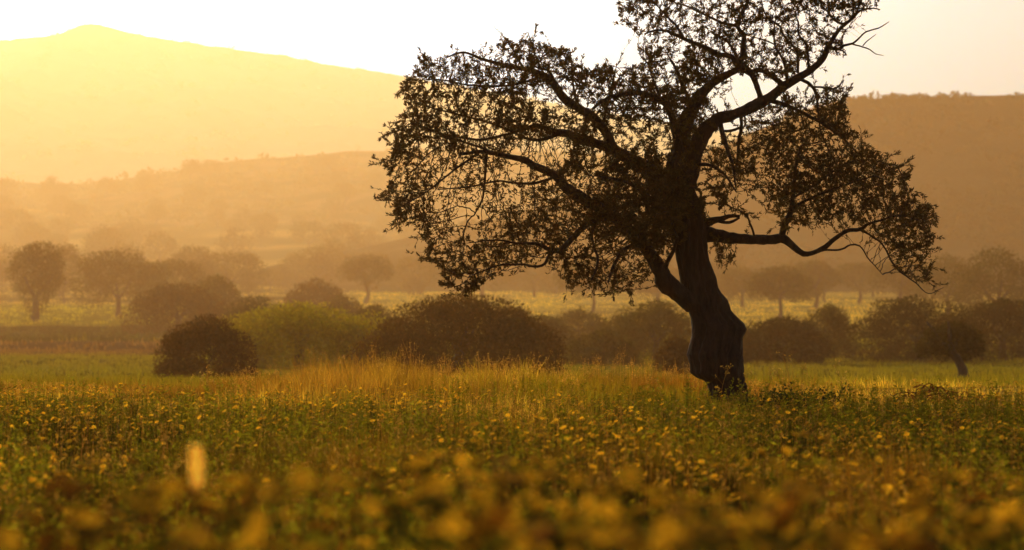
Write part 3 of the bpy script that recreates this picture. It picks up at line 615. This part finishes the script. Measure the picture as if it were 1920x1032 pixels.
# scrub that covers the hills as one mass each
def scrub(name, zf, n, xr, yr, size, col, per=40):
    mb = MB(); x = R.uniform(*xr, n); y = R.uniform(*yr, n)
    k = fbm(x/30., y/20., 3, 3) > .46; x, y = x[k], y[k]; m = len(x); z = zf(x, y)
    s = size*R.uniform(.5, 1.3, m); idx = np.repeat(np.arange(m), per)
    u = unit(R.normal(size=(m*per, 3))); u[:, 2] = np.abs(u[:, 2])
    p = np.stack([x, y, z], 1)[idx]+u*s[idx][:, None]*np.array([1, 1, .9])*R.uniform(.7, 1.05, (m*per, 1))-u*s[idx][:, None]*.15
    Ls = s[idx]*R.uniform(.3, .7, m*per)
    c = np.array(col)*R.uniform(.6, 1.4, (m, 1))[idx]
    kites(mb, p, unit(u+R.normal(size=u.shape)*.6), Ls, Ls*.6, c); o = mb.build(name, M_crown); o['kind'] = 'stuff'; return o
scrub('mountain_scrub', mountain_z, 3000, (-1700, 1500), (2500, 4860), 10, OL, 20)
scrub('hill_scrub', mid_z, 3600, (-830, 680), (1490, 2230), 6.6, OL, 26)
scrub('dark_hill_scrub', right_z, 5200, (-25, 500), (850, 1090), 3.3, DK, 30)
scrub('ridge_scrub', right_z, 700, (120, 330), (1055, 1095), 2.6, DK, 40)

# ------------------------------------------------------------------ meadow
def wedge(n, d0, d1, k=.31):
    y = np.sqrt(R.uniform(d0*d0, d1*d1, n)); return R.uniform(-k, k, n)*y+R.uniform(-.3, .3, n), y

def blades(mb, x, y, h, w, per, colfn, spread=.10, lean=.35):
    m = len(x); idx = np.repeat(np.arange(m), per); n = len(idx)
    a = R.uniform(0, 6.28, n); rad = R.random(n)*spread
    bx, by = x[idx]+np.cos(a)*rad, y[idx]+np.sin(a)*rad; p0 = np.stack([bx, by, ground_z(bx, by)-.02], 1)
    hh = (h if np.ndim(h) == 0 else h[idx])*R.uniform(.5, 1.15, n)
    le = R.uniform(0, lean, n); d1 = unit(np.stack([np.cos(a)*le, np.sin(a)*le, np.ones(n)], 1))
    d2 = unit(d1+np.stack([np.cos(a)*le*2.0, np.sin(a)*le*2.0, -le*.8], 1))
    b = R.uniform(0, 6.28, n); s = np.stack([np.cos(b), np.sin(b), np.zeros(n)], 1)
    ww = (w if np.ndim(w) == 0 else w[idx])
    ww = np.broadcast_to(ww, n)[:, None]*R.uniform(.7, 1.3, (n, 1))
    p1 = p0+d1*hh[:, None]*.55; p2 = p1+d2*hh[:, None]*.45
    v = np.stack([p0-s*ww*.5, p0+s*ww*.5, p1+s*ww*.45, p1-s*ww*.45, p2+s*ww*.06, p2-s*ww*.06], 1).reshape(-1, 3)
    o = np.arange(n)[:, None]*6; q = np.concatenate([o+np.array([[0, 1, 2, 3]]), o+np.array([[3, 2, 4, 5]])])
    c = colfn(x, y)[idx]*R.uniform(.65, 1.35, (n, 1)); mb.add(v, q, np.repeat(c, 6, 0))
    return p2, d2

def jitter(c, s=.2): return c*R.uniform(1-s, 1+s, (len(c), 1))
def oatf(x, y):
    px = 960+x/y*F
    f = np.interp(px, [-100, 250, 380, 470, 560, 650, 760, 860, 1000, 1200, 1300, 1400, 1480, 1600, 2100], [.28, .32, .42, .8, .9, 1.3, 1.1, .95, .9, .85, .75, .4, .4, .3, .3])
    f = f*(.2+1.6*fbm(px/45., y*.4, 2, 3))
    return f*(1-.4*smooth(33, 40, y))*np.interp(y, [22, 27], [.8, 1])
mb = MB()
x, y = wedge(10500, 3.0, 20); k = fbm(x*.8+11, y*.45, 5, 3) > .42; x, y = x[k], y[k]; hf = .10+.62*fbm(x*.8, y*.6, 1, 3)**1.6; blades(mb, x, y, hf*np.interp(y, [3, 8, 20], [1.0, 1.1, 1.15]), .006, 9, lambda a, b: zone(a, b)*.9, .14)
x, y = wedge(14000, 18, 40, .36); hf = .18+.42*fbm(x*.5, y*.35, 4, 3)*(1-.55*smooth(3, 6, x)*smooth(24, 27, y)); hf = hf*oatf(x, y); blades(mb, x, y, hf, .0065, 10, zone, .16)
o = mb.build('meadow_grass', M_grass); o['kind'] = 'stuff'
mb = MB()
x, y = wedge(9000, 37, 56, .36); x = x/y; y = far_of(y); x = x*y; blades(mb, x, y, .12+.3*fbm(x*.2, y*.2, 2, 2), .012, 12, zone, .35)
x, y = wedge(12000, 54, 110, .36); x = x/y; y = far_of(y); x = x*y; blades(mb, x, y, .18+.3*fbm(x*.2, y*.2, 2, 2), .03, 10, zone, .6)
x, y = wedge(11000, 105, 380, .36); x = x/y; y = far_of(y); x = x*y; blades(mb, x, y, .5+.4*fbm(x*.1, y*.1, 2, 2), .15, 7, zone, 1.6)
o = mb.build('field_grass', M_grass); o['kind'] = 'stuff'

# leafy weeds: feathery foliage between the flowers
def weeds(mb, x, y, h, per, L, col):
    m = len(x); idx = np.repeat(np.arange(m), per); n = len(idx); z0 = ground_z(x, y)
    a0 = R.uniform(0, 6.28, m); ln = R.uniform(0, .35, m); top = np.stack([x+np.cos(a0)*ln*h, y+np.sin(a0)*ln*h, z0+h], 1); bot = np.stack([x, y, z0-.02], 1)
    segs(mb, bot, top, .003, .0015, np.array(col)*.9, 3)
    t = R.uniform(.12, 1, n)[:, None]; p = bot[idx]*(1-t)+top[idx]*t
    a = R.uniform(0, 6.28, n); d = unit(np.stack([np.cos(a), np.sin(a), R.uniform(.1, .9, n)], 1))
    Ls = L*R.uniform(.5, 1.3, n)*(1.25-.6*t[:, 0]); kites(mb, p, d, Ls, Ls*R.uniform(.2, .42, n), np.array(col)*R.uniform(.6, 1.4, (n, 1))*(m and (.75+.5*fbm(x*.7, y*.7, 6, 3))[idx][:, None]))
    return top
mb = MB()
x, y = wedge(7500, 4.5, 26); k = (fbm(x*.8+11, y*.45, 5, 3) > .42) & (fbm(x*.45+7, y*.4, 8, 3) > .42+.12*smooth(18, 26, y)+.04*np.sin(x*1.3)); x, y = x[k], y[k]
weeds(mb, x, y, R.uniform(.2, .46, len(x))*(.45+1.1*fbm(x*.5+40, y*.45, 2, 3)), 38, .05, (.165, .155, .013))
x, y = wedge(2600, 24, 36, .34); k = (fbm(x*.7+7, y*.4, 8, 3) > .48+.04*(y-26)/5) & ((x < 4) | (y < 27)) & (y < 30); x, y = x[k], y[k]
weeds(mb, x, y, R.uniform(.2, .42, len(x)), 24, .07, (.155, .145, .013))
x, y = wedge(3600, 8, 25); k = fbm(x*.9+33, y*.55, 4, 3) > .56; x, y = x[k], y[k]
weeds(mb, x, y, R.uniform(.38, .66, len(x)), 44, .055, (.15, .16, .014))
o = mb.build('meadow_weeds', M_grass); o['kind'] = 'stuff'

# wild oats: thin stalks with drooping spikelets
def oats(mb, x, y, h, col, per=10):
    m = len(x); z0 = ground_z(x, y); a = R.uniform(0, 6.28, m); l = R.uniform(.0, .22, m)
    b = np.stack([x, y, z0], 1); md = b+np.stack([np.cos(a)*l*h*.4, np.sin(a)*l*h*.4, h*.6], 1); tp_ = b+np.stack([np.cos(a)*l*h*1.1, np.sin(a)*l*h*1.1, h], 1)
    c = np.array(col)*R.uniform(.7, 1.3, (m, 1))
    segs(mb, b, md, .0022, .0018, c, 3); segs(mb, md, tp_, .0018, .001, c, 3)
    idx = np.repeat(np.arange(m), per); n = len(idx); t = R.uniform(.25, 1, n)[:, None]
    p = md[idx]*(1-t)+tp_[idx]*t; aa = R.uniform(0, 6.28, n); r = R.uniform(.008, .04, n)*(1.3-t[:, 0])
    p = p+np.stack([np.cos(aa)*r, np.sin(aa)*r, R.uniform(-.01, .02, n)], 1)
    d = unit(np.stack([np.cos(aa)*.4, np.sin(aa)*.4, R.uniform(-1, .5, n)], 1)); Ls = R.uniform(.016, .03, n)
    kites(mb, p, d, Ls, Ls*.35, np.repeat(c, per, 0)*1.1)
mb = MB()
x, y = wedge(9000, 22, 38, .34); k = R.random(len(x)) < smooth(.40, .58, fbm(x*.5+3, y*.35, 9, 3))*(1-.6*smooth(3.6, 5.5, x)); x, y = x[k], y[k]
oats(mb, x, y, R.uniform(.25, .62, len(x))*(.7+.6*fbm(x*.6, y*.4, 5, 2))*oatf(x, y), (.36, .23, .06))
x, y = wedge(2200, 10, 24); oats(mb, x, y, R.uniform(.3, .55, len(x)), (.30, .20, .06))
o = mb.build('wild_oats', M_grass); o['kind'] = 'stuff'

# small yellow daisies
def daisy_heads(mb, c, r, col=(.72, .48, .04), petals=7):
    n = len(c); nrm = unit(np.stack([R.normal(size=n)*.5-.25, R.normal(size=n)*.5, np.ones(n)], 1))
    u = unit(np.cross(nrm, np.array([.3, 1, .1]))); w = np.cross(nrm, u)
    rr = r*R.uniform(.4, 1.3, n)
    for k in range(petals):
        a = 2*math.pi*k/petals; d = unit(u*math.cos(a)+w*math.sin(a)+nrm*.25)
        kites(mb, c, d, rr, rr*.75, np.array(col)*R.uniform(.75, 1.2, (n, 1)), nrm=nrm, fold=.1, mid=.6)
    kites(mb, c+nrm*(rr*.1)[:, None]-u*(rr*.3)[:, None], u, rr*.6, rr*.6, np.array((.45, .2, .01)), nrm=nrm, mid=.5)
def daisies(mb, x, y, h):
    z0 = ground_z(x, y); m = len(x); a = R.uniform(0, 6.28, m); l = R.uniform(0, .25, m)*h
    b = np.stack([x, y, z0], 1); t = b+np.stack([np.cos(a)*l, np.sin(a)*l, h], 1); segs(mb, b, t, .0022, .0016, (.07, .09, .02), 3); daisy_heads(mb, t, .023)
mb = MB()
x, y = wedge(8500, 10, 26, .31); k = R.random(len(x)) < smooth(.38, .60, fbm(x*.55+70, y*.4, 3, 3)); x, y = x[k], y[k]
daisies(mb, x, y, R.uniform(.28, .5, len(x))*(.6+.9*fbm(x*.5+40, y*.45, 2, 3)))
o = mb.build('meadow_daisies', M_petal); o['kind'] = 'stuff'

# single daisy plants in the open foreground: one kind, copied
def daisy_plant(name='daisy_plant', pc=(.58, .37, .03), part='flower_head', pr=.016):
    o = bpy.data.objects.new(name, None); C.objects.link(o)
    m1, m2, m3 = MB(), MB(), MB(); ends = []
    for k in range(6):
        a = k*1.05+R.uniform(-.3, .3); s = R.uniform(.05, .2); h = R.uniform(.36, .58)
        p = spline(np.array([[0, 0, -.03], [math.cos(a)*s*.4, math.sin(a)*s*.4, h*.55], [math.cos(a)*s, math.sin(a)*s, h]]), .06)
        segs(m1, p[:-1], p[1:], .003, .0025, (.07, .09, .02), 4); ends.append(p[-1])
        n = 20; t = R.integers(0, len(p)-1, n); aa = R.uniform(0, 6.28, n); L = R.uniform(.02, .055, n)
        kites(m2, p[t], unit(np.stack([np.cos(aa), np.sin(aa), R.uniform(0, .8, n)], 1)), L, L*.3, np.array([.095, .09, .010])*R.uniform(.7, 1.3, (n, 1)))
    m1.build('stem', M_grass, o); m2.build('foliage', M_grass, o)
    for e in ends:
        m = MB(); fl = e+np.vstack([[0, 0, 0], R.normal(size=(5, 3))*.034]); segs(m, np.repeat(e[None]-[0, 0, .01], 6, 0), fl, .0015, .0015, (.07, .09, .02), 3); daisy_heads(m, fl, pr, pc, petals=7); m.build(part, M_petal, o)
    o['top'] = float(max(e[2] for e in ends))+.03
    return o
DL = 'branching yellow daisy plant in the blurred front of the meadow'
dp = daisy_plant(); tag(dp, DL, 'flower', 'yellow daisies in front')
def stand(o, px, py, D):
    """puts a plant with its top at height seen at py"""
    x = (px-960)/F*D; z = float(ground_z(x, D)); top = o['top']; s = max(.35, (H+(516-py)/F*D-z)/top); w = min(s, 1.7)
    o.location = (x, D, z); o.rotation_euler = (0, 0, R.uniform(0, 6.28)); o.scale = (w, w, s)
spots = [(466, 868, 3.7), (600, 955, 3.6), (893, 822, 7), (950, 865, 4.4), (985, 920, 3.8), (1100, 868, 5.0), (1200, 930, 3.8), (1300, 880, 4.6), (1560, 935, 4.0), (1840, 965, 3.7), (1900, 880, 5.0), (1470, 800, 9.5), (30, 900, 4.2), (760, 985, 3.7), (1040, 960, 3.5), (1600, 930, 4.1), (1720, 985, 3.7)]
for i in range(16):
    D = R.uniform(5, 13); spots.append((R.uniform(-150, 2080), np.interp(D, [5, 7, 13], [985, 925, 850])+R.uniform(-15, 70), D))
for px, py, D in [(880, 838, 6.2), (912, 826, 6.6), (905, 870, 5.4), (948, 858, 5.0), (972, 885, 4.6), (1075, 880, 5.2), (1112, 862, 5.6), (1300, 878, 5.6), (1340, 900, 5.0), (1245, 905, 4.6), (1600, 915, 4.8), (1890, 868, 5.4), (1830, 905, 4.6), (470, 872, 4.6), (445, 905, 4.2), (690, 930, 4.6), (1480, 905, 5.0)]:
    spots.append((px, py, D))
for i, (px, py, D) in enumerate(spots):
    stand(dp if i == 0 else copy_thing(dp, (0, 0, 0), 0, 1, DL), px, py, D)
SL = 'rust brown seeding weed in the blurred front of the meadow'
wp = daisy_plant('seeding_weed', (.26, .11, .015), 'seed_head', .015); tag(wp, SL, 'weed', 'rust brown seeding weeds in front')
for i in range(22):
    D = R.uniform(3.7, 9); px, py = R.uniform(-100, 2020), np.interp(D, [3.7, 5, 9], [1000, 970, 890])+R.uniform(-20, 70)
    if i < 6: px, py, D = [(40, 960, 4.2), (250, 970, 4.0), (1540, 940, 4.1), (1880, 960, 3.8), (1700, 930, 4.6), (920, 930, 4.0)][i]
    stand(wp if i == 0 else copy_thing(wp, (0, 0, 0), 0, 1, SL), px, py, D)

# pale grass spike, out of focus, low on the left
def spike(px, py0, py1, D, label):
    t = at(px, py0, D); b = at(px+4, py1, D); g = np.array([t[0]+.02, D, float(ground_z(t[0], D))])
    o = bpy.data.objects.new('grass_spike', None); C.objects.link(o); o.location = g; tag(o, label, 'grass')
    m = MB(); segs(m, np.array([[0, 0, -.03], (b-g)*.5+[.01, 0, 0]]), np.array([(b-g)*.5+[.01, 0, 0], b-g]), .003, .002, (.3, .22, .08), 4); m.build('stem', M_grass, o)
    m = MB(); n = 150; u = R.random(n)[:, None]; p = (b-g)*(1-u)+(t-g)*u; a = R.uniform(0, 6.28, n); wv = .015*np.sin(np.clip(u[:, 0]*3.0+.15, 0, 3.14))
    d = unit(np.stack([np.cos(a)*.6, np.sin(a)*.6, np.ones(n)], 1)); kites(m, p+np.stack([np.cos(a)*wv*.5, np.sin(a)*wv*.5, np.zeros(n)], 1), d, .022, .007, np.array([.82, .72, .34])*R.uniform(.8, 1.2, (n, 1))); m.build('seed_head', M_grass, o)
spike(367, 845, 925, 5.0, 'pale blurred grass spike standing alone low on the left')

# tall dry stalks that stand above the meadow near the olive
def stalk(px, pyt, D, label, group):
    t = at(px, pyt, D); x = t[0]; g = np.array([x, D, float(ground_z(x, D))]); h = t[2]-g[2]
    m = MB(); p = spline(np.array([[0, 0, -.03], [.02*R.normal(), .02*R.normal(), h*.5], [.05*R.normal(), .05*R.normal(), h]]), .05)
    segs(m, p[:-1], p[1:], .0035, .003, (.22, .15, .05), 4)
    for k in range(9):
        i = R.integers(int(len(p)*.35), len(p)-1); a = R.uniform(0, 6.28); L = R.uniform(.05, .16)
        e = p[i]+np.array([math.cos(a)*L*.7, math.sin(a)*L*.7, L*.8]); segs(m, p[i:i+1], e[None], .002, .0012, (.22, .15, .05), 3)
        q = np.repeat(e[None], 5, 0)+R.normal(size=(5, 3))*.007; kites(m, q, unit(R.normal(size=(5, 3))), .026, .014, np.array([.4, .28, .09])*R.uniform(.7, 1.2, (5, 1)))
    o = m.build('dry_stalk', M_grass); o.location = g; tag(o, label, 'weed', group)
for px, py, D in [(1480, 668, 29), (1462, 690, 29.5), (1505, 690, 28), (1442, 700, 28.5), (1578, 684, 31), (1600, 725, 27), (1350, 690, 28.6), (1388, 700, 28.2), (1228, 690, 29), (1660, 735, 29), (1890, 730, 24)]:
    stalk(px, py, D, 'tall thin dry stalk beside the olive trunk, rising above the grass', 'dry stalks right of the trunk')
for px, py, D in [(650, 672, 31), (700, 683, 31.5), (745, 690, 32), (868, 690, 32), (925, 695, 32.5), (980, 695, 32), (460, 690, 32), (500, 700, 32), (390, 700, 33), (840, 695, 33), (1030, 698, 32), (1100, 700, 31), (590, 695, 31.5)]:
    stalk(px, py, D, 'tall thin dry stalk in the oats in front of the brown bushes', 'dry stalks in front of the bushes')

# leafy dark shrub at the foot of the olive
def low_shrub(name, px, w, ytop, D, label, col, n):
    x = (px-960)/F*D; zb = float(ground_z(x, D)); h = H+(516-ytop)/F*D-zb; W = w/F*D
    o = bpy.data.objects.new(name, None); C.objects.link(o); o.location = (x, D, zb); tag(o, label, 'shrub')
    m = MB(); e = []
    for k in range(14):
        a = R.uniform(0, 6.28); s = R.uniform(.1, .5)*W; p = spline(np.array([[0, 0, -.03], [math.cos(a)*s*.5, math.sin(a)*s*.4, h*.5], [math.cos(a)*s, math.sin(a)*s*.7, h*R.uniform(.6, 1)]]), .06)
        segs(m, p[:-1], p[1:], .005, .004, (.05, .04, .02), 4); e.append(p)
    m.build('stems', M_farbark, o); m = MB(); e = np.concatenate(e); i = R.integers(0, len(e), n)
    L = R.uniform(.03, .075, n); kites(m, e[i]+R.normal(size=(n, 3))*.05, unit(R.normal(size=(n, 3))+[0, 0, .5]), L, L*.45, np.array(col)*R.uniform(.6, 1.4, (n, 1))); m.build('foliage', M_crown, o)
low_shrub('low_shrub', 1500, 190, 735, 27.2, 'dark leafy low shrub on the right of the olive foot', (.04, .062, .016), 2600)
low_shrub('low_shrub', 1425, 80, 752, 27.6, 'small dark shrub touching the right foot of the olive trunk', (.035, .055, .014), 900)
0 and low_shrub('low_shrub', 905, 120, 868, 8.2, 'dark low shrub at the bottom of the meadow, left of the middle', (.03, .045, .012), 900)

# heap of cut brushwood on the right
o = bpy.data.objects.new('brush_pile', None); C.objects.link(o); bx = (1745-960)/F*31; o.location = (bx, 31, float(ground_z(bx, 31)))
tag(o, 'heap of reddish brown cut twigs lying in dry grass on the right', 'brush pile')
for k in range(90):
    m = MB(); c = np.array([R.normal()*.34, R.normal()*.25, R.uniform(.02, .2)]); a = R.uniform(0, 6.28); L = R.uniform(.08, .32)
    c[2] *= max(.25, 1-abs(c[0])*1.0); dv = np.array([math.cos(a), math.sin(a)*.7, R.normal()*.22]); p = spline(np.array([c-dv*L/2, c+R.normal(size=3)*.045, c+dv*L/2]), .05)
    segs(m, p[:-1], p[1:], .008, .006, np.array([.13, .055, .025]), 5); m.build('cut_twig', M_grass, o)

# ------------------------------------------------------------------ evening haze over the whole valley
land = [bpy.data.objects[k] for k in ('ground', 'mountain', 'low_hill', 'dark_hill', 'mountain_scrub')]
zs = [c[2] for o in land for c in o.bound_box]
v = np.array([(x, y, z) for z in (min(zs)-1, max(zs)+2) for y in (-90, 5900) for x in (-4600, 4600)], float)
mb = MB(); mb.add(v, [(0, 2, 3, 1), (4, 5, 7, 6), (0, 1, 5, 4), (1, 3, 7, 5), (3, 2, 6, 7), (2, 0, 4, 6)])
m, n, N_, Lk = new_mat('evening_haze')
pv = N_('ShaderNodeVolumePrincipled'); pv.inputs['Color'].default_value = (1.0, .545, .215, 1); pv.inputs['Absorption Color'].default_value = (1, 1, 1, 1); pv.inputs['Density'].default_value = 1/1600
pv.inputs['Anisotropy'].default_value = .55
mo = N_('ShaderNodeOutputMaterial'); Lk(pv.outputs[0], mo.inputs['Volume'])
o = mb.build('haze', m); o['kind'] = 'stuff'
